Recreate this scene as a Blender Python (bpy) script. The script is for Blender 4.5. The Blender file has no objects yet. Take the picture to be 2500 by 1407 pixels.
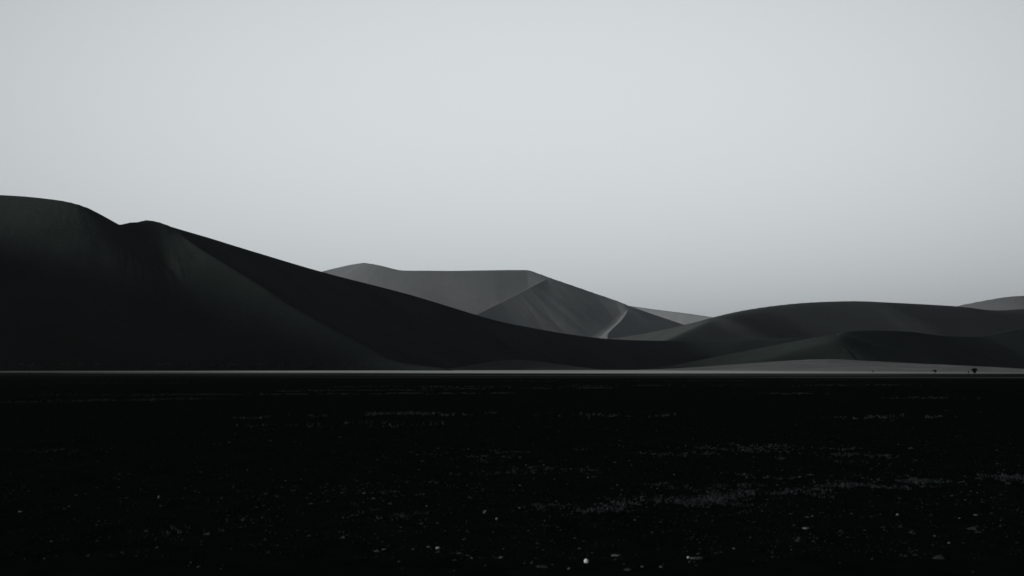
import bpy, math, random
import numpy as np
from mathutils import Vector

scene = bpy.context.scene
C = scene.collection
R = math.radians
rng = np.random.default_rng(7)
random.seed(7)

# ------------------------------------------------------------------ camera
LENS, SENSOR = 50.0, 36.0
F = 2500.0 * LENS / SENSOR            # focal length in photo pixels
HZ = 897.0                            # photo row of the horizon
CAM_H = 1.6
cam_d = bpy.data.cameras.new("camera")
cam = bpy.data.objects.new("camera", cam_d)
C.objects.link(cam)
cam.location = (0, 0, CAM_H)
cam.rotation_euler = (R(90), 0, 0)
cam_d.lens = LENS
cam_d.sensor_width = SENSOR
cam_d.shift_y = (HZ - 703.5) / 2500.0
cam_d.clip_start = 0.1
cam_d.clip_end = 60000
cam_d.dof.use_dof = True
cam_d.dof.focus_distance = 700
cam_d.dof.aperture_fstop = 4.0
scene.camera = cam

# ------------------------------------------------------------------ sun
SUN_EL, SUN_AZ = R(12), R(-105)        # azimuth measured from +Y towards +X
sun_dir = Vector((math.sin(SUN_AZ) * math.cos(SUN_EL), math.cos(SUN_AZ) * math.cos(SUN_EL), math.sin(SUN_EL)))
sd = bpy.data.lights.new("sun", 'SUN')
sd.energy = 2.6
sd.angle = R(9)
sd.color = (1.0, 0.985, 0.96)
sun = bpy.data.objects.new("sun", sd)
C.objects.link(sun)
sun.rotation_euler = sun_dir.to_track_quat('Z', 'Y').to_euler()

# ------------------------------------------------------------------ sky
world = bpy.data.worlds.new("World")
scene.world = world
world.use_nodes = True
nt = world.node_tree
nt.nodes.clear()
N = nt.nodes.new
L = nt.links.new


def wmath(op, a, b=None, c=None):
    n = N('ShaderNodeMath'); n.operation = op
    for i, v in enumerate((a, b, c)):
        if v is None: continue
        if isinstance(v, (int, float)): n.inputs[i].default_value = v
        else: L(v, n.inputs[i])
    return n.outputs[0]


tc = N('ShaderNodeTexCoord')
nrm = N('ShaderNodeVectorMath'); nrm.operation = 'NORMALIZE'
L(tc.outputs['Generated'], nrm.inputs[0])
sep = N('ShaderNodeSeparateXYZ'); L(nrm.outputs[0], sep.inputs[0])
# broad pale glow of thin overcast, strongest just above the dunes
gdir = Vector((60 / F, 1, 480 / F)).normalized()
df = N('ShaderNodeVectorMath'); df.operation = 'SUBTRACT'
L(nrm.outputs[0], df.inputs[0]); df.inputs[1].default_value = gdir
ds = N('ShaderNodeVectorMath'); ds.operation = 'MULTIPLY'
L(df.outputs[0], ds.inputs[0]); ds.inputs[1].default_value = (1.0, 1.0, 2.2)
dt = N('ShaderNodeVectorMath'); dt.operation = 'DOT_PRODUCT'
L(ds.outputs[0], dt.inputs[0]); L(ds.outputs[0], dt.inputs[1])
g = wmath('POWER', wmath('DIVIDE', dt.outputs['Value'], 0.45), 1.25)
glow = wmath('EXPONENT', wmath('MULTIPLY', g, -1.0))
# the air thickens and greys towards the horizon
hz = wmath('EXPONENT', wmath('MULTIPLY', wmath('POWER', wmath('MAXIMUM', sep.outputs['Z'], 0.0), 1.5), -45.0))
hor = wmath('SUBTRACT', 1.0, wmath('MULTIPLY', hz, 0.25))
lum = wmath('ADD', wmath('MULTIPLY', wmath('MULTIPLY', glow, hor), 0.765), 0.006)
sky = N('ShaderNodeTexSky'); sky.sky_type = 'NISHITA'; sky.sun_disc = False
sky.sun_elevation = SUN_EL; sky.sun_rotation = SUN_AZ % (2 * math.pi)
sky.air_density = 1.0; sky.dust_density = 3.0
bw = N('ShaderNodeRGBToBW'); L(sky.outputs[0], bw.inputs[0])
nis = wmath('MULTIPLY', wmath('MINIMUM', bw.outputs[0], 3.0), 0.006)
tot = wmath('ADD', lum, nis)
tint = N('ShaderNodeVectorMath'); tint.operation = 'SCALE'
tint.inputs[0].default_value = (0.945, 0.995, 1.02)
L(tot, tint.inputs['Scale'])
bg = N('ShaderNodeBackground'); bg.inputs['Strength'].default_value = 1.0
L(tint.outputs[0], bg.inputs['Color'])
wo = N('ShaderNodeOutputWorld'); L(bg.outputs[0], wo.inputs['Surface'])

scene.view_settings.view_transform = 'Standard'
scene.view_settings.look = 'None'
scene.view_settings.exposure = 0
scene.view_settings.gamma = 1
scene.cycles.max_bounces = 5
scene.cycles.diffuse_bounces = 3
scene.cycles.volume_bounces = 0
scene.cycles.use_denoising = True


# ------------------------------------------------------------------ helpers
def tag(o, label=None, cat=None, group=None, kind=None):
    if label: o['label'] = label
    if cat: o['category'] = cat
    if group: o['group'] = group
    if kind: o['kind'] = kind
    return o


def mesh_obj(name, verts, faces, mat, parent=None, smooth=True):
    me = bpy.data.meshes.new(name)
    verts = np.asarray(verts, dtype=np.float32)
    faces = np.asarray(faces, dtype=np.int32)
    k = faces.shape[1]
    me.vertices.add(len(verts)); me.vertices.foreach_set('co', verts.ravel())
    me.loops.add(faces.size); me.loops.foreach_set('vertex_index', faces.ravel())
    me.polygons.add(len(faces))
    me.polygons.foreach_set('loop_start', np.arange(0, faces.size, k, dtype=np.int32))
    me.polygons.foreach_set('loop_total', np.full(len(faces), k, dtype=np.int32))
    me.update(calc_edges=True); me.validate()
    me.polygons.foreach_set('use_smooth', np.full(len(me.polygons), smooth))
    me.materials.append(mat)
    o = bpy.data.objects.new(name, me)
    C.objects.link(o)
    if parent: o.parent = parent
    return o


def grid_faces(nr, nc):
    i = np.arange(nr - 1)[:, None] * nc + np.arange(nc - 1)[None, :]
    return np.stack([i, i + 1, i + nc + 1, i + nc], -1).reshape(-1, 4)


_perm = rng.random((256, 256))


def vnoise(x, y):
    xi = np.floor(x).astype(int); yi = np.floor(y).astype(int)
    fx = x - xi; fy = y - yi
    fx = fx * fx * (3 - 2 * fx); fy = fy * fy * (3 - 2 * fy)
    a = _perm[xi % 256, yi % 256]; b = _perm[(xi + 1) % 256, yi % 256]
    c = _perm[xi % 256, (yi + 1) % 256]; d = _perm[(xi + 1) % 256, (yi + 1) % 256]
    return (a * (1 - fx) + b * fx) * (1 - fy) + (c * (1 - fx) + d * fx) * fy - 0.5


def fbm(x, y, o=4):
    s = 0; a = 1.0
    for k in range(o):
        s = s + a * vnoise(x * 2 ** k + 17.3 * k, y * 2 ** k + 9.1 * k); a *= 0.5
    return s


def at(px, py, d):
    """world point seen at photo pixel (px, py) at depth d"""
    return ((px - 1250) / F * d, d, CAM_H + (HZ - py) / F * d)


def on_ground(px, py):
    d = CAM_H * F / (py - HZ)
    return ((px - 1250) / F * d, d)


# ------------------------------------------------------------------ materials
def new_mat(name):
    m = bpy.data.materials.new(name); m.use_nodes = True
    t = m.node_tree; b = t.nodes['Principled BSDF']
    b.inputs['Roughness'].default_value = 0.95
    b.inputs['Specular IOR Level'].default_value = 0.0
    return m, t, b


def mixcol(t, fac, a, b):
    n = t.nodes.new('ShaderNodeMix'); n.data_type = 'RGBA'
    t.links.new(fac, n.inputs[0])
    for i, v in ((6, a), (7, b)):
        if isinstance(v, tuple): n.inputs[i].default_value = (*v, 1)
        else: t.links.new(v, n.inputs[i])
    return n.outputs[2]


def noise(t, vec, scale, detail=4, rough=0.55):
    n = t.nodes.new('ShaderNodeTexNoise'); n.inputs['Scale'].default_value = scale
    n.inputs['Detail'].default_value = detail; n.inputs['Roughness'].default_value = rough
    t.links.new(vec, n.inputs['Vector']); return n.outputs[0]


def ramp(t, fac, p0, p1, lo=0.0, hi=1.0):
    n = t.nodes.new('ShaderNodeMapRange'); n.interpolation_type = 'SMOOTHSTEP'
    t.links.new(fac, n.inputs[0])
    n.inputs[1].default_value = p0; n.inputs[2].default_value = p1
    n.inputs[3].default_value = lo; n.inputs[4].default_value = hi
    return n.outputs[0]


def position(t, sx=1, sy=1, sz=1):
    gnode = t.nodes.new('ShaderNodeNewGeometry')
    mp = t.nodes.new('ShaderNodeMapping'); mp.inputs['Scale'].default_value = (sx, sy, sz)
    t.links.new(gnode.outputs['Position'], mp.inputs['Vector'])
    return mp.outputs[0]


def bump(t, b, h, strength, dist):
    n = t.nodes.new('ShaderNodeBump'); n.inputs['Strength'].default_value = strength
    n.inputs['Distance'].default_value = dist
    t.links.new(h, n.inputs['Height']); t.links.new(n.outputs[0], b.inputs['Normal'])


def sand(name, c0, c1, sc, bd):
    m, t, b = new_mat(name)
    p = position(t)
    n1 = noise(t, p, sc, 5)
    n2 = noise(t, p, sc * 14, 3, 0.7)
    mx = t.nodes.new('ShaderNodeMath'); mx.operation = 'MULTIPLY_ADD'
    t.links.new(n2, mx.inputs[0]); mx.inputs[1].default_value = 0.45; t.links.new(n1, mx.inputs[2])
    t.links.new(mixcol(t, ramp(t, mx.outputs[0], 0.45, 1.0), c0, c1), b.inputs['Base Color'])
    bump(t, b, n2, 0.35, bd)
    return m


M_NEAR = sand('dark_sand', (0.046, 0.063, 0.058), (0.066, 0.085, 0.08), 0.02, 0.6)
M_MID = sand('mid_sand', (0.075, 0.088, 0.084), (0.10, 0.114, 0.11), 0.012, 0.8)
M_FAR = sand('far_sand', (0.17, 0.18, 0.183), (0.22, 0.23, 0.235), 0.004, 3.0)  # paler than the near sand, standing in for part of the haze
M_FARTHEST = sand('farthest_sand', (0.50, 0.515, 0.52), (0.56, 0.575, 0.58), 0.002, 3.0)  # palest: distance haze partly put into the sand colour
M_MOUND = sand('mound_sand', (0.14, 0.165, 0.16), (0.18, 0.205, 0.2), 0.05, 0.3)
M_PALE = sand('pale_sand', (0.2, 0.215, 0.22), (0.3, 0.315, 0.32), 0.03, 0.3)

# ground: dark gravel plain, pale pan in front of the dunes
m, t, b = new_mat('plain_ground')
g_ = t.nodes.new('ShaderNodeNewGeometry')
sx = t.nodes.new('ShaderNodeSeparateXYZ'); t.links.new(g_.outputs['Position'], sx.inputs[0])


def tmath(op, a, b_=None):
    n = t.nodes.new('ShaderNodeMath'); n.operation = op
    for i, v in enumerate((a, b_)):
        if v is None: continue
        if isinstance(v, (int, float)): n.inputs[i].default_value = v
        else: t.links.new(v, n.inputs[i])
    return n.outputs[0]


p1 = position(t, 0.25, 1, 1)
big = noise(t, p1, 0.012, 5, 0.6)
fine = noise(t, position(t), 2.2, 5, 0.65)
edge = tmath('ADD', tmath('ADD', sx.outputs['Y'], tmath('MULTIPLY', sx.outputs['X'], 0.35)), tmath('MULTIPLY', tmath('SUBTRACT', big, 0.5), 330.0))
pan = ramp(t, edge, 345, 430)
streak = ramp(t, noise(t, position(t, 0.12, 1, 1), 0.035, 6, 0.7), 0.52, 0.62)
streak_zone = ramp(t, edge, 150, 330)
panmix = tmath('MAXIMUM', pan, tmath('MULTIPLY', tmath('ADD', tmath('MULTIPLY', streak, 0.24), 0.015), streak_zone))
panmix = tmath('MULTIPLY', panmix, ramp(t, noise(t, p1, 0.05, 5), 0.25, 0.5, 0.55, 1.0))
mid = ramp(t, noise(t, position(t, 0.2, 1, 1), 0.09, 6, 0.7), 0.60, 0.70)
spk = ramp(t, noise(t, position(t), 7.0, 4, 0.7), 0.52, 0.66)
dark = mixcol(t, fine, (0.003, 0.004, 0.004), (0.010, 0.012, 0.0115))
dark = mixcol(t, tmath('MULTIPLY', tmath('MULTIPLY', mid, spk), 0.6), dark, (0.035, 0.04, 0.038))
paler = ramp(t, sx.outputs['X'], 60, 180)
pandark = ramp(t, sx.outputs['X'], -190, -60)
near_pan = mixcol(t, paler, mixcol(t, pandark, (0.27, 0.285, 0.28), (0.70, 0.72, 0.715)), (0.27, 0.29, 0.285))
pancol = mixcol(t, ramp(t, sx.outputs['Y'], 700, 900), near_pan, (0.08, 0.088, 0.087))
col = mixcol(t, panmix, dark, pancol)
t.links.new(col, b.inputs['Base Color'])
bump(t, b, fine, 0.6, 0.03)
M_GROUND = m


def plain(name, c0, c1=None, sc=8):
    m, t, b = new_mat(name)
    n = noise(t, position(t), sc, 3)
    t.links.new(mixcol(t, ramp(t, n, 0.3, 0.7), c0, c1 or tuple(v * 1.6 for v in c0)), b.inputs['Base Color'])
    return m


M_STONE_W = plain('white_quartz', (0.75, 0.77, 0.77), (0.88, 0.89, 0.89), 30)
M_STONE_B = plain('whitish_stone', (0.32, 0.34, 0.34), (0.45, 0.47, 0.47), 30)
M_STONE_P = plain('pale_stone', (0.06, 0.066, 0.066), (0.13, 0.14, 0.14), 12)
M_STONE_G = plain('grey_stone', (0.02, 0.023, 0.023), (0.045, 0.05, 0.05), 14)
M_GRAVEL = plain('gravel', (0.003, 0.004, 0.004), (0.022, 0.025, 0.025), 1.3)
M_TUFT = plain('dry_grass', (0.013, 0.018, 0.018), (0.048, 0.06, 0.06), 6)
M_FOOT = plain('foot_grass', (0.1, 0.115, 0.115), (0.24, 0.26, 0.26), 0.2)
M_LEAF = plain('dark_foliage', (0.006, 0.007, 0.006), (0.012, 0.014, 0.011), 5)
M_BARK = plain('dark_bark', (0.012, 0.012, 0.011), (0.02, 0.02, 0.018), 9)


# ------------------------------------------------------------------ terrain
def smooth_line(pts, step):
    """dense curve through 3-D points (centripetal-ish Catmull-Rom)"""
    P = np.array(pts, float)
    P = np.vstack([2 * P[0] - P[1], P, 2 * P[-1] - P[-2]])
    out = []
    for i in range(1, len(P) - 2):
        p0, p1, p2, p3 = P[i - 1:i + 3]
        d1 = np.linalg.norm(p2 - p1); 
        d0 = max(np.linalg.norm(p1 - p0), 1e-6); d2 = max(np.linalg.norm(p3 - p2), 1e-6)
        m1 = ((p1 - p0) / d0 * d1 + (p2 - p1) * d0 / d1 * 1.0) / (1 + d0 / d1) if False else (p2 - p0) / (d0 + d1) * d1
        m2 = (p3 - p1) / (d1 + d2) * d1
        n = max(2, int(d1 / step))
        for k in range(n):
            s = k / n
            out.append((2*s**3-3*s*s+1)*p1 + (s**3-2*s*s+s)*m1 + (-2*s**3+3*s*s)*p2 + (s**3-s*s)*m2)
    out.append(P[-2])
    return np.array(out)


def envelope(X, Y, line, sL, sR, r=0.0):
    """height of sand resting against a crest line: slope sL on its left side, sR on its right"""
    H = np.full(X.shape, -1e9); D = np.full(X.shape, 1e9)
    for a, b_ in zip(line[:-1], line[1:]):
        ex, ey = b_[0] - a[0], b_[1] - a[1]
        Ls = math.hypot(ex, ey)
        if Ls < 1e-6: continue
        ex /= Ls; ey /= Ls; m_ = (b_[2] - a[2]) / Ls
        u = (X - a[0]) * ex + (Y - a[1]) * ey
        v = -(X - a[0]) * ey + (Y - a[1]) * ex
        s0 = max(min(sL, sR), abs(m_) + 0.02)
        uu = np.clip(u + np.abs(v) * m_ / math.sqrt(s0 * s0 - m_ * m_), 0, Ls)
        d = np.hypot(u - uu, v)
        w = 0.5 + 0.5 * v / np.maximum(d, 1e-6)
        s = sR + (sL - sR) * w
        dd = np.sqrt(d * d + r * r) - r if r > 0 else d
        h = a[2] + m_ * uu - s * dd
        up = h > H
        H = np.where(up, h, H); D = np.minimum(D, d)
    return H, D


def smax(a, b_, k):
    h = np.clip(k - np.abs(a - b_), 0, None) / np.maximum(k, 1e-6)
    return np.maximum(a, b_) + h * h * k * 0.25


def dune(name, label, px0, px1, ncol, crest, front, back, nf, nb, ridges, mat, s_front, s_back, r=0.0,
         step=20, k_ridge=6.0, kc=0.12, foot=3.0, amp=1.0, nscale=40.0, detail=None):
    """one dune: a fan-shaped sheet whose crest row follows the crest line"""
    crest3 = [at(*c) for c in crest]
    line = smooth_line(crest3, step)
    lpx = line[:, 0] / line[:, 1] * F + 1250
    lo, hi = max(px0, -60), min(px1, 2560)       # coarser where the dune runs on outside the view
    cols = np.linspace(lo, hi, ncol)
    if px0 < lo: cols = np.concatenate([np.linspace(px0, lo, ncol // 8)[:-1], cols])
    if px1 > hi: cols = np.concatenate([cols, np.linspace(hi, px1, ncol // 8)[1:]])
    ncol = len(cols)
    o_ = np.argsort(lpx)
    yr = np.interp(cols, lpx[o_], line[o_, 1])
    rows = []
    for k in range(nf):
        u = k / nf
        rows.append(front + (yr - front) * (1 - (1 - u) ** 1.25))
    for k in range(nb + 1):
        rows.append(yr + back * (k / nb) ** 1.6)
    Y = np.array(rows)
    X = (cols[None, :] - 1250) / F * Y
    # crest runs left to right: its left side (v>0) is the far side
    H, D = envelope(X, Y, line, s_back, s_front, r)
    for rd, a_, b_, rr in ridges:
        h2, d2 = envelope(X, Y, smooth_line([at(*q) for q in rd], step), a_, b_, rr)
        k = np.minimum(k_ridge, kc * np.minimum(D, 1e6) + 0.01)
        k = np.minimum(k, 4 * kc * d2 + 0.01)
        H = smax(H, h2, k)
    fade = np.clip(D / (nscale * 0.8), 0, 1) * np.clip(H / (foot * 3), 0, 1)
    H = H + fade * amp * (fbm(X / nscale, Y / nscale, 4) + 0.5 * fbm(X / (nscale * 0.12), Y / (nscale * 0.3), 2) * 0.25)
    if detail: H = H + detail(X, Y, H, D)
    H = np.where(H > foot * 8, H, foot * np.log1p(np.exp(np.clip(H / foot, -30, 30)))) - 0.4
    H = np.maximum(H, -0.4 + 0 * H)
    V = np.stack([X, Y, H], -1).reshape(-1, 3)
    o = mesh_obj(name, V, grid_faces(nf + nb + 1, ncol), mat)
    tag(o, label, kind='structure')
    return o


# ground sheet
ys = np.concatenate([[-16000, -4000, -800, -150, -40, -12], np.geomspace(6, 500, 420), np.geomspace(560, 30000, 24)])
xs_h = np.concatenate([np.linspace(0.06, 12, 160), np.geomspace(12.3, 16000, 110)])
xs = np.concatenate([-xs_h[::-1], [0], xs_h])
GX, GY = np.meshgrid(xs, ys)


def ground_z(x, y):
    x = np.asarray(x, float); y = np.asarray(y, float)
    f = np.clip(1 - np.hypot(x, y) / 160, 0, 1)
    return f * (0.05 * fbm(x / 2.1, y / 2.1, 3) + 0.02 * fbm(x / 0.35, y / 0.35, 2))


GZ = ground_z(GX, GY)
ground = mesh_obj('ground', np.stack([GX, GY, GZ], -1).reshape(-1, 3), grid_faces(len(ys), len(xs)), M_GROUND)
tag(ground, 'flat black gravel plain with a pale strip at the foot of the dunes', kind='structure')


# the big near dune on the left
def slump(X, Y, H, D):
    """slumped, broken sand on the steep face below the first knob"""
    px = X / Y * F + 1250
    out = 0 * X
    for (cx, cy, rx, ry, am) in ((-206, 822, 16, 20, 0.9), (-262, 830, 40, 25, 0.10), (-200, 790, 16, 20, 0.4)):
        w = np.exp(-((X - cx) / rx) ** 2 - ((Y - cy) / ry) ** 2)
        n = fbm((X + 0.35 * Y) / 4.5, (Y - 0.35 * X) / 26.0, 5)
        out += w * am * 0.55 * (np.abs(n) * 2 - 0.5)
    return out * np.clip(D / 12, 0, 1)


A_crest = [(-2700, 440, 900), (-1400, 380, 900), (-1000, 362, 895), (-780, 345, 890), (-500, 400, 884), (-200, 463, 876), (0, 475, 870), (60, 478.5, 868), (130, 486, 866), (170, 493, 864), (205, 504, 862),  # left of the view the crest is raised to shade the face
           (240, 523, 862), (270, 540, 864), (283, 546, 864), (297, 547, 866), (320, 542, 870), (340, 541, 873), (358, 536.5, 877),
           (385, 541, 878), (418, 553, 876), (500, 577, 892), (600, 608, 925), (785, 663, 1010), (1000, 719, 1110),
           (1200, 779, 1210), (1300, 800, 1270), (1380, 814, 1330), (1490, 827, 1420), (1640, 831.5, 1520), (1800, 830, 1560),
           (1950, 824, 1600), (2100, 822, 1650), (2400, 840, 1700)]
A_ridge = [(418, 553, 876), (480, 600, 852), (600, 675, 818), (720, 748, 786), (850, 822, 752), (960, 880, 722), (1080, 899, 690)]
A_shade_spur = [(-780, 345, 890), (-980, 325, 830), (-1240, 270, 760), (-1510, 190, 690), (-1850, 110, 640), (-2200, 30, 590), (-2450, 200, 550), (-2650, 560, 520), (-2800, 850, 500)]  # added spur out of view, shaped to shade the lower face
dune('dune', 'tall near dune on the left with a long ridge running down to the right', -3500, 2400, 1400, A_crest, 470, 330, 230, 40,
     [(A_ridge, 0.58, 0.62, 1.0), (A_shade_spur, 0.6, 0.6, 4.0)], M_NEAR, 0.60, 0.55, r=2.0, step=9, amp=1.6, nscale=60, foot=1.6, detail=slump)

# small mound at its foot
dune('dune', 'low smooth mound at the foot of the near dune', 1090, 1470, 220,
     [(1090, 901, 880), (1150, 896, 880), (1200, 884, 880), (1245, 877, 885), (1300, 880, 890), (1350, 890, 890), (1410, 898, 890), (1470, 902, 890)],
     800, 60, 60, 12, [], M_MOUND, 0.11, 0.2, r=2, step=6, amp=0.3, nscale=12, foot=0.4)

# pale sand apron right of centre
dune('dune', 'wide pale sand apron below the dark right-hand dune', 1560, 2900, 420,
     [(1560, 901, 780), (1650, 898, 780), (1750, 893, 780), (1850, 885, 785), (1950, 878, 790), (2025, 875.5, 795), (2100, 881, 790), (2200, 892, 780),
      (2300, 899, 775), (2500, 905, 770), (2900, 909, 770)],
     560, 60, 90, 14, [], M_PALE, 0.045, 0.10, r=4, step=8, amp=0.35, nscale=14, foot=0.35)

# dark low dune on the right
B_crest = [(2040, 818, 960), (2055, 811, 968), (2085, 807, 982), (2150, 806, 1010), (2220, 809, 1045), (2276, 816, 1070), (2304, 819, 1085),
           (2388, 820, 1125), (2444, 809, 1155), (2500, 799, 1190), (2600, 785, 1250), (2800, 770, 1370), (3000, 790, 1450), (3200, 830, 1500)]
B_ridge = [(2042, 817, 960), (2030, 832, 935), (1934, 860, 905), (1840, 888, 870), (1780, 899.5, 850)]
B_ridge2 = [(2388, 820, 975), (2440, 838, 950), (2500, 856, 925), (2650, 880, 880)]
dune('dune', 'low dark dune at the right in front of the broad one', 1560, 3200, 1000, B_crest, 780, 120, 300, 24,
     [(B_ridge, 0.5, 0.2, 8.0)], M_NEAR, 0.42, 0.4, r=2.0, step=5, amp=0.12, nscale=26, foot=2.0)

# broad mid-distance dune on the right
C_crest = [(1380, 842, 2900), (1450, 833, 2800), (1520, 823, 2650), (1600, 810, 2430), (1675, 794.5, 2220), (1750, 776, 2000), (1800, 763, 2070),
           (1850, 753, 2125), (1915, 744, 2170), (1985, 738, 2210), (2085, 735, 2255), (2140, 737, 2270), (2335, 748, 2390), (2400, 756, 2430),
           (2440, 757.5, 2460), (2500, 754, 2520), (2800, 740, 2750), (3200, 790, 3100)]
C_ridge = [(1750, 776, 2000), (1715, 792, 1940), (1670, 812, 1870), (1625, 831, 1800), (1560, 850, 1720)]
dune('dune', 'broad dark dune at mid distance on the right', 1380, 3200, 800, C_crest, 1560, 240, 150, 24,
     [(C_ridge, 0.36, 0.5, 6.0)], M_MID, 0.5, 0.45, r=26.0, step=18, amp=0.8, nscale=70, foot=3)

# far grey dune with three facets
D_crest = [(300, 760, 6300), (550, 710, 6300), (700, 684, 6300), (785, 663.5, 6520), (850, 648, 6470), (880, 643, 6440), (890, 642, 6420), (930, 649, 6340), (972, 659.5, 6280), (1000, 661, 6260), (1040, 661, 6250),
           (1100, 661.5, 6250), (1200, 660, 6260), (1285, 659.5, 6290), (1296, 662, 6280), (1340, 678, 6230), (1390, 695, 6215), (1440, 712.5, 6205), (1500, 733, 6175),
           (1535, 747.5, 6140), (1600, 770, 6270), (1675, 796, 6450), (1760, 830, 6600), (1900, 870, 6700)]
D_r1 = [(1340, 678, 6230), (1290, 703, 6060), (1220, 738, 5880), (1160, 768, 5700), (1080, 800, 5500), (1000, 840, 5300)]
D_r2 = [(1535, 747.5, 6140), (1530, 762, 6060), (1516, 783, 5935), (1495, 803, 5810), (1485, 815, 5720), (1483, 826, 5620), (1483, 845, 5520)]
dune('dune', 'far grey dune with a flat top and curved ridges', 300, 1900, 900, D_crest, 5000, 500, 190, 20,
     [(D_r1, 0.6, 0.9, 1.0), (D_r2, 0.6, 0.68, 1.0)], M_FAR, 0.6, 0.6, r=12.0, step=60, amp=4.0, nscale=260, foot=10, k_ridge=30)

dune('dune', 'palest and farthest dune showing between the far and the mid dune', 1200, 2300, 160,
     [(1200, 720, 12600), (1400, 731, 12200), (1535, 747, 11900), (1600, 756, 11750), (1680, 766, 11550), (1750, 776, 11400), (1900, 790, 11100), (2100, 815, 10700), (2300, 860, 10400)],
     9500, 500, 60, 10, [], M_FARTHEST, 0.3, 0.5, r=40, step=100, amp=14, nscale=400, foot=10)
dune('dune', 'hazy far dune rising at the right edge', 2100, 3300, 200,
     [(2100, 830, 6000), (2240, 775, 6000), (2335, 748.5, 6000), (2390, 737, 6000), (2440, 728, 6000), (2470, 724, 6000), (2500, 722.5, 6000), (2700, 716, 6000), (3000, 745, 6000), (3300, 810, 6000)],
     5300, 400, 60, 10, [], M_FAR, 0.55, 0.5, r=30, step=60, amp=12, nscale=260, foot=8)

# ------------------------------------------------------------------ stones and tufts
import bmesh


def stone_mesh(name, seed, flat=0.6, sub=2, stretch=1.0):
    rr = random.Random(seed)
    bm = bmesh.new()
    bmesh.ops.create_icosphere(bm, subdivisions=sub, radius=0.5)
    cuts = [(Vector((rr.gauss(0, 1), rr.gauss(0, 1), rr.gauss(0, 1))).normalized(), rr.uniform(0.3, 0.45)) for _ in range(9)]
    for v in bm.verts:
        for n, d in cuts:
            e = v.co.dot(n) - d
            if e > 0: v.co -= n * e * 0.85
        v.co.x *= stretch
        v.co.z = v.co.z * flat + 0.3 * flat
    me = bpy.data.meshes.new(name); bm.to_mesh(me); bm.free()
    for p in me.polygons: p.use_smooth = True
    return me


def stone(px, py, wpx, mat, label, seed, flat=0.7, stretch=1.0, group=None, me=None):
    x, y = on_ground(px, py)
    me = me or stone_mesh('stone', seed, flat, 3, stretch)
    if not me.materials: me.materials.append(mat)
    o = bpy.data.objects.new('stone', me); C.objects.link(o)
    s = wpx / F * y
    o.location = (x, y, float(ground_z(x, y)))
    o.scale = (s, s, s); o.rotation_euler = (0, 0, random.uniform(-0.4, 0.4))
    tag(o, label, 'stone', group)
    return o


stone(1432, 1372, 13, M_STONE_W, 'brightest white rounded stone near the bottom edge of the plain', 1, 0.95, 0.95)
stone(1681, 1363, 9, M_STONE_B, 'small whitish stone touching the left end of a flat grey slab', 2, 0.75)
stone(1702, 1365, 30, M_STONE_P, 'flat grey slab lying right beside a small whitish stone', 3, 0.22, 1.2)
stone(1070, 1335, 12, M_STONE_B, 'right one of two close pale stones left of the brightest white stone', 4, 0.6)
stone(1048, 1331, 12, M_STONE_P, 'left one of two close pale stones, the greyer of the pair', 5, 0.45, 1.2)
stone(940, 1334, 13, M_STONE_P, 'flat pale stone left of the two close pale stones', 6, 0.35, 1.2)
stone(1226, 1357, 14, M_STONE_P, 'flat pale stone left of the brightest white stone', 7, 0.4, 1.2)
stone(1507, 1357, 20, M_STONE_P, 'long grey stone just up and right of the brightest white stone', 8, 0.4, 1.5)
stone(1185, 1256, 12, M_STONE_P, 'grey upright stone left of the pale tuft band', 9, 0.9)
stone(1214, 1272, 10, M_STONE_P, 'grey stone just below the upright stone left of the tuft band', 10, 0.7)
stone(1535, 1399, 20, M_STONE_G, 'dull flat stone at the bottom edge right of the brightest white stone', 11, 0.4, 1.4)
stone(1325, 1386, 24, M_STONE_G, 'dull long stone at the bottom edge left of the brightest white stone', 12, 0.3, 1.6)
stone(384, 1337, 8, M_STONE_P, 'small lone pale stone low on the left part of the plain', 13, 0.5)
stone(52, 1249, 12, M_STONE_P, 'pale lone stone near the left edge of the plain', 14, 0.4, 1.3)
stone(390, 1213, 10, M_STONE_P, 'tilted grey stone in the left part of the plain', 15, 0.9)
stone(1970, 1290, 16, M_STONE_P, 'flat grey stone below the right end of the tuft band', 16, 0.35, 1.5)
stone(2192, 1261, 9, M_STONE_P, 'small grey stone below the tuft band on the right', 17, 0.8)
stone(2385, 1256, 13, M_STONE_P, 'flat grey stone near the right edge below the tuft band', 18, 0.4, 1.4)
stone(2318, 1325, 9, M_STONE_P, 'small pale stone in the lower right of the plain', 19, 0.6)

# many small pebbles, one object each
pool = []
for k in range(8):
    me = stone_mesh('pebble', 100 + k, random.uniform(0.35, 0.7), 2, random.uniform(1.0, 1.6))
    me.materials.append(M_STONE_P if k % 3 == 0 else M_STONE_G); pool.append(me)
for k in range(230):
    py = random.uniform(1130, 1405) if k % 4 else random.uniform(1040, 1160)
    px = random.uniform(-20, 2520) if random.random() < 0.4 else random.gauss(1650, 500)
    x, y = on_ground(px, py)
    o = bpy.data.objects.new('pebble', pool[k % 8]); C.objects.link(o)
    s = random.uniform(0.012, 0.032) * random.choice((1, 1, 1.3))
    o.location = (x, y, float(ground_z(x, y))); o.scale = (s, s, s)
    o.rotation_euler = (0, 0, random.uniform(0, 6.28))
    if k % 8 % 3 == 0:
        tag(o, 'tiny paler grey pebble lying loose on the dark gravel plain', 'pebble', 'paler grey pebbles scattered over the dark plain')
    else:
        tag(o, 'tiny dull dark pebble lying loose on the dark gravel plain', 'pebble', 'dull pebbles scattered over the dark plain')


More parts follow.
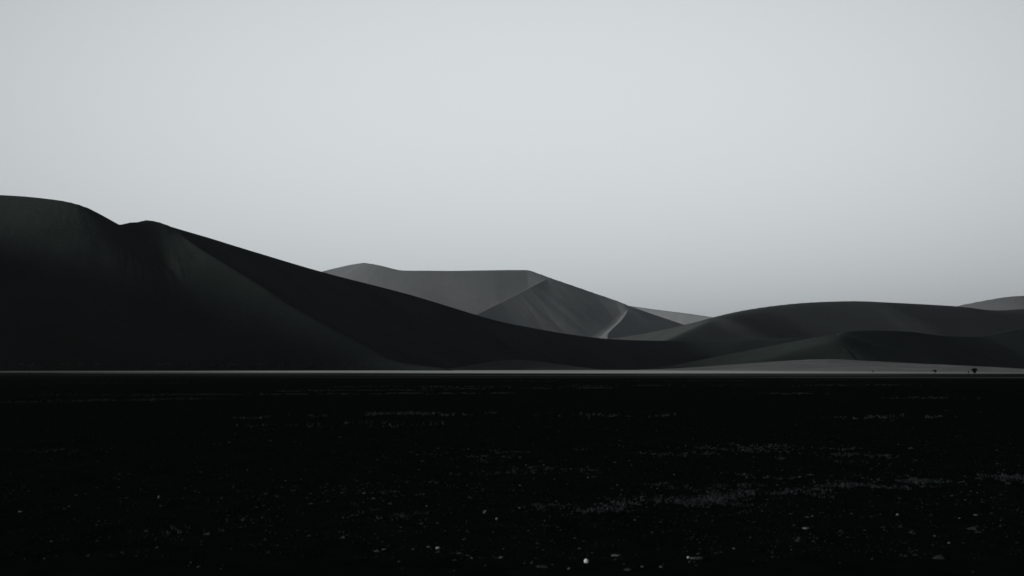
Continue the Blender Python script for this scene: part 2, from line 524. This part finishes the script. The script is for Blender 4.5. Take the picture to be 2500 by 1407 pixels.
def scatter_stones(name, label, pts, size, mat, flat=0.6):
    """tiny faceted stones gathered into one uncountable mass"""
    base = np.array([(1, 0, 0), (0.3, 0.9, 0), (-0.8, 0.6, 0), (-0.8, -0.6, 0), (0.3, -0.9, 0), (0.1, 0.05, 0.9), (0, 0, -0.4)])
    fc = np.array([(0, 1, 5), (1, 2, 5), (2, 3, 5), (3, 4, 5), (4, 0, 5), (1, 0, 6), (2, 1, 6), (3, 2, 6), (4, 3, 6), (0, 4, 6)])
    n = len(pts)
    a = rng.uniform(0, 6.28, n); s = size * rng.lognormal(0, 0.45, n)
    jit = 1 + rng.uniform(-0.3, 0.3, (n, 7, 3))
    B = base[None] * jit * s[:, None, None] * np.array([1, 1, flat])
    ca, sa = np.cos(a)[:, None], np.sin(a)[:, None]
    V = np.stack([B[..., 0] * ca - B[..., 1] * sa + pts[:, 0:1], B[..., 0] * sa + B[..., 1] * ca + pts[:, 1:2],
                  B[..., 2] + ground_z(pts[:, 0], pts[:, 1])[:, None]], -1)
    Fc = fc[None] + (np.arange(n) * 7)[:, None, None]
    return tag(mesh_obj(name, V.reshape(-1, 3), Fc.reshape(-1, 3), mat, smooth=False), label, kind='stuff')


# gravel everywhere in front
n = 26000
d = 12 * np.exp(rng.random(n) * math.log(110 / 12))
w = rng.uniform(-0.42, 0.42, n) * d
scatter_stones('gravel', 'dark loose gravel covering the near plain', np.stack([w, d], 1), 0.011, M_GRAVEL)


n = 1500
d = 11.5 * np.exp(rng.random(n) * math.log(60 / 11.5))
w = rng.uniform(-0.42, 0.42, n) * d
keep = fbm(w / 1.7, d / 1.7, 3) > -0.05
scatter_stones('gravel', 'coarser dull clods among the dark gravel', np.stack([w, d], 1)[keep], 0.022, M_STONE_G, 0.45)


def band(px0, py0, px1, py1, hw, n, clump=0.5):
    """points strewn along a strip of ground between two places"""
    a = np.array(on_ground(px0, py0)); b_ = np.array(on_ground(px1, py1))
    u = rng.random(n * 3)
    P = a + (b_ - a) * u[:, None]
    nrm_ = np.array([-(b_ - a)[1], (b_ - a)[0]]); nrm_ = nrm_ / np.linalg.norm(nrm_)
    P = P + nrm_ * (rng.normal(0, hw, len(P)) + 0.8 * hw * fbm(u * 9 + px0, u * 0 + 3.3, 2))[:, None]
    k = fbm(P[:, 0] / (hw * 1.1), P[:, 1] / (hw * 1.6), 3) + rng.uniform(-.2, .2, len(P))
    sel = np.argsort(-k)[:n]
    return P[sel]


def tufts(name, label, pts, h, mat, blades=9, zs=None):
    n = len(pts) * blades
    c = np.repeat(pts, blades, 0)
    r0 = np.abs(rng.normal(0, h * 0.5, n)); a = rng.uniform(0, 6.28, n)
    bx = c[:, 0] + r0 * np.cos(a); by = c[:, 1] + r0 * np.sin(a)
    z0 = ground_z(bx, by) if zs is None else np.repeat(zs, blades)
    L_ = h * rng.uniform(0.4, 1.3, n); lean = rng.uniform(0.3, 1.3, n); az = a + rng.normal(0, 0.8, n)
    wd = h * rng.uniform(0.06, 0.14, n); wa = rng.uniform(0, 6.28, n)
    tipx = bx + L_ * np.sin(lean) * np.cos(az); tipy = by + L_ * np.sin(lean) * np.sin(az); tz = z0 + L_ * np.cos(lean)
    mx = (bx + tipx) / 2; my = (by + tipy) / 2; mz = z0 + (tz - z0) * 0.62
    V = np.stack([np.stack([bx - wd * np.cos(wa), by - wd * np.sin(wa), z0 - 0.003], -1),
                  np.stack([bx + wd * np.cos(wa), by + wd * np.sin(wa), z0 - 0.003], -1),
                  np.stack([mx + wd * .7 * np.cos(wa), my + wd * .7 * np.sin(wa), mz], -1),
                  np.stack([tipx, tipy, tz], -1),
                  np.stack([mx - wd * .7 * np.cos(wa), my - wd * .7 * np.sin(wa), mz], -1)], 1)
    Fc = (np.arange(n) * 5)[:, None] + np.arange(5)[None]
    return tag(mesh_obj(name, V.reshape(-1, 3), Fc, mat, smooth=False), label, kind='stuff')


near_bands = np.vstack([
    band(1330, 1252, 1750, 1218, 0.26, 210), band(1580, 1230, 1950, 1205, 0.34, 220), band(1850, 1206, 2150, 1186, 0.3, 110),
    band(2080, 1190, 2520, 1164, 0.32, 190), band(1500, 1110, 1900, 1092, 0.9, 110), band(1750, 1100, 2020, 1090, 0.7, 80),
    band(1950, 1125, 2100, 1110, 0.6, 60), band(1900, 1165, 1600, 1190, 0.5, 60), band(1050, 1115, 1300, 1108, 0.9, 60),
    band(620, 1210, 1050, 1180, 0.7, 45), band(350, 1300, 700, 1270, 0.5, 16), band(850, 1290, 1120, 1265, 0.45, 18),
    band(1230, 1165, 1400, 1145, 0.5, 60), band(0, 1105, 70, 1095, 0.7, 40)])
tufts('dry_grass', 'bands of short pale dry grass on the near plain', near_bands, 0.045, M_TUFT)
bb = near_bands[rng.random(len(near_bands)) < 0.8]
scatter_stones('gravel', 'pale grit lying among the dry grass', bb + rng.normal(0, 0.1, bb.shape), 0.017, M_TUFT, 0.5)

far_bands = np.vstack([
    band(420, 964.5, 1250, 961, 0.9, 1400), band(650, 956, 1100, 952, 1.2, 600), band(-20, 983, 350, 977, 1.0, 500), band(300, 978, 520, 974, 1.0, 250),
    band(-20, 965, 420, 966, 1.5, 300), band(800, 946, 1250, 944, 1.8, 500), band(1050, 950, 1500, 948, 1.8, 500), band(1350, 944, 1650, 942, 1.8, 350),
    band(870, 1015, 1260, 1008, 0.6, 420), band(560, 1023, 800, 1018, 0.6, 120), band(1850, 963, 1990, 961, 1.1, 220), band(2200, 974, 2310, 972, 0.8, 120),
    band(1750, 944, 2300, 940, 2.2, 350), band(-20, 938, 500, 936, 2.5, 350), band(1300, 1018, 1650, 1014, 0.8, 100), band(600, 1045, 1100, 1035, 0.9, 120),
    band(1980, 1024, 2300, 1018, 0.8, 100), band(1150, 932, 2100, 929, 3.0, 500)])
far_bands = far_bands[rng.random(len(far_bands)) < 0.33]
tufts('dry_grass', 'thin pale lines of dry grass across the middle of the plain', far_bands, 0.11, M_TUFT, 6)

# a rough line of low growth on the lowest metres of the near dune
near_dune = bpy.data.objects['dune']
fp, fz = [], []
while len(fp) < 2600:
    px_ = random.uniform(-40, 1180); y_ = random.uniform(680, 1180 if px_ > 900 else 760)
    x_ = (px_ - 1250) / F * y_
    ok, loc, _n, _i = near_dune.ray_cast(Vector((x_, y_, 400)), Vector((0, 0, -1)))
    if not ok: continue
    row = HZ - (loc.z - CAM_H) / y_ * F
    if not 888 < row < 902: continue
    if row > 893.5 and random.random() < 0.72: continue
    if vnoise(np.array(px_ / 14.0), np.array(y_ / 9.0)) < -0.1: continue
    fp.append((x_, y_)); fz.append(loc.z)
tufts('dry_grass', 'dotted line of low dry growth along the foot of the near dune', np.array(fp), 0.5, M_FOOT, 5, np.array(fz))

# ------------------------------------------------------------------ trees on the pale strip
def tree(px, base_py, h_px, w_px, label, name='tree', cat='tree', trunk_frac=0.35, lobes=None, seed=0, nleaf=900):
    x, y = on_ground(px, base_py)
    u = y / F
    Ht, Wd = h_px * u, w_px * u
    rr = random.Random(seed); r2 = np.random.default_rng(seed)
    root = bpy.data.objects.new(name, None); C.objects.link(root); root.location = (x, y, 0)
    tag(root, label, cat)
    bm = bmesh.new()

    def limb(pts, r0, r1, seg=6):
        rings = []
        for i, p in enumerate(pts):
            rad = r0 + (r1 - r0) * i / (len(pts) - 1)
            rings.append([bm.verts.new((p[0] + rad * math.cos(k * 6.283 / seg), p[1] + rad * math.sin(k * 6.283 / seg), p[2])) for k in range(seg)])
        for a, b_ in zip(rings[:-1], rings[1:]):
            for k in range(seg): bm.faces.new((a[k], a[(k + 1) % seg], b_[(k + 1) % seg], b_[k]))
        bm.faces.new(rings[-1])
    tr = trunk_frac * Ht
    rt = Ht * 0.022
    limb([(0, 0, -0.05), (0.03 * Ht, 0, tr * 0.5), (0.01 * Ht, 0, tr)], rt * 1.3, rt)
    lobes = lobes or [(0, 0, 0.68, 0.5, 0.3)]
    for (lx, ly, lz, lr, lh) in lobes:
        e = (lx * Wd, ly * Wd, lz * Ht)
        limb([(0.01 * Ht, 0, tr - 0.01), (e[0] * 0.5, e[1] * 0.5, (tr + e[2]) / 2), e], rt * 0.8, rt * 0.25, 5)
    me = bpy.data.meshes.new('trunk'); bm.to_mesh(me); bm.free(); me.materials.append(M_BARK)
    to = bpy.data.objects.new('trunk', me); C.objects.link(to); to.parent = root
    V = []
    tot = sum(l[3] ** 2 * l[4] for l in lobes)
    for (lx, ly, lz, lr, lh) in lobes:
        k = int(nleaf * lr ** 2 * lh / tot)
        p = r2.normal(0, 1, (k, 3)); p /= np.linalg.norm(p, axis=1)[:, None]
        p *= (r2.random(k) ** 0.45)[:, None]
        c = p * np.array([lr * Wd, lr * Wd, lh * Ht]) * r2.uniform(0.85, 1.12, (k, 1)) + np.array([lx * Wd, ly * Wd, lz * Ht])
        s = Wd * 0.045
        for j in range(3): pass
        q = c[:, None, :] + r2.normal(0, s, (k, 4, 3))
        V.append(q)
    V = np.concatenate(V).reshape(-1, 3)
    mesh_obj('crown', V, np.arange(len(V)).reshape(-1, 4), M_LEAF, root, smooth=False)
    return root


tree(2379, 916.5, 17, 15, 'largest dark tree with a dense top-heavy crown standing on the pale strip at right', seed=1, trunk_frac=0.3, nleaf=1700,
     lobes=[(-0.18, 0, 0.80, 0.30, 0.2), (0.17, 0.1, 0.80, 0.32, 0.2), (0, 0, 0.62, 0.30, 0.26), (0.02, -0.1, 0.42, 0.16, 0.15)])
tree(2281.5, 914.5, 11, 11, 'small tree with an open lopsided crown left of the largest tree', seed=2, trunk_frac=0.45, nleaf=650,
     lobes=[(-0.3, 0, 0.84, 0.2, 0.09), (0.05, 0, 0.92, 0.28, 0.09), (0.32, 0.1, 0.72, 0.16, 0.2), (0.15, -0.1, 0.55, 0.2, 0.08)])
tree(2364.5, 914, 9, 5, 'slim little bush just left of the largest tree', 'bush', 'bush', seed=3, trunk_frac=0.3, nleaf=350,
     lobes=[(0, 0, 0.55, 0.42, 0.3), (0.15, 0, 0.8, 0.25, 0.2)])
tree(2131, 910, 4.5, 6, 'low dark bush on the pale apron, farthest left of the trees', 'bush', 'bush', seed=4, trunk_frac=0.2, nleaf=260,
     lobes=[(-0.1, 0, 0.7, 0.35, 0.3), (0.3, 0, 0.45, 0.25, 0.25)])

# ------------------------------------------------------------------ haze
bm = bmesh.new(); bmesh.ops.create_cube(bm, size=1)
me = bpy.data.meshes.new('haze')
for v in bm.verts:
    v.co = Vector((v.co.x * 40000, v.co.y * 50000 + 5000, 620 if v.co.z > 0 else -3))
bm.to_mesh(me); bm.free()
hzm = bpy.data.materials.new('haze'); hzm.use_nodes = True
ht = hzm.node_tree; ht.nodes.clear()
ho = ht.nodes.new('ShaderNodeOutputMaterial'); pv = ht.nodes.new('ShaderNodeVolumePrincipled')
pv.inputs['Color'].default_value = (0.86, 0.95, 1.0, 1)
pv.inputs['Density'].default_value = 3.5e-5
pv.inputs['Anisotropy'].default_value = 0.5
ht.links.new(pv.outputs[0], ho.inputs['Volume'])
me.materials.append(hzm)
hobj = bpy.data.objects.new('haze', me); C.objects.link(hobj)
tag(hobj, 'thin pale haze in the air', kind='stuff')
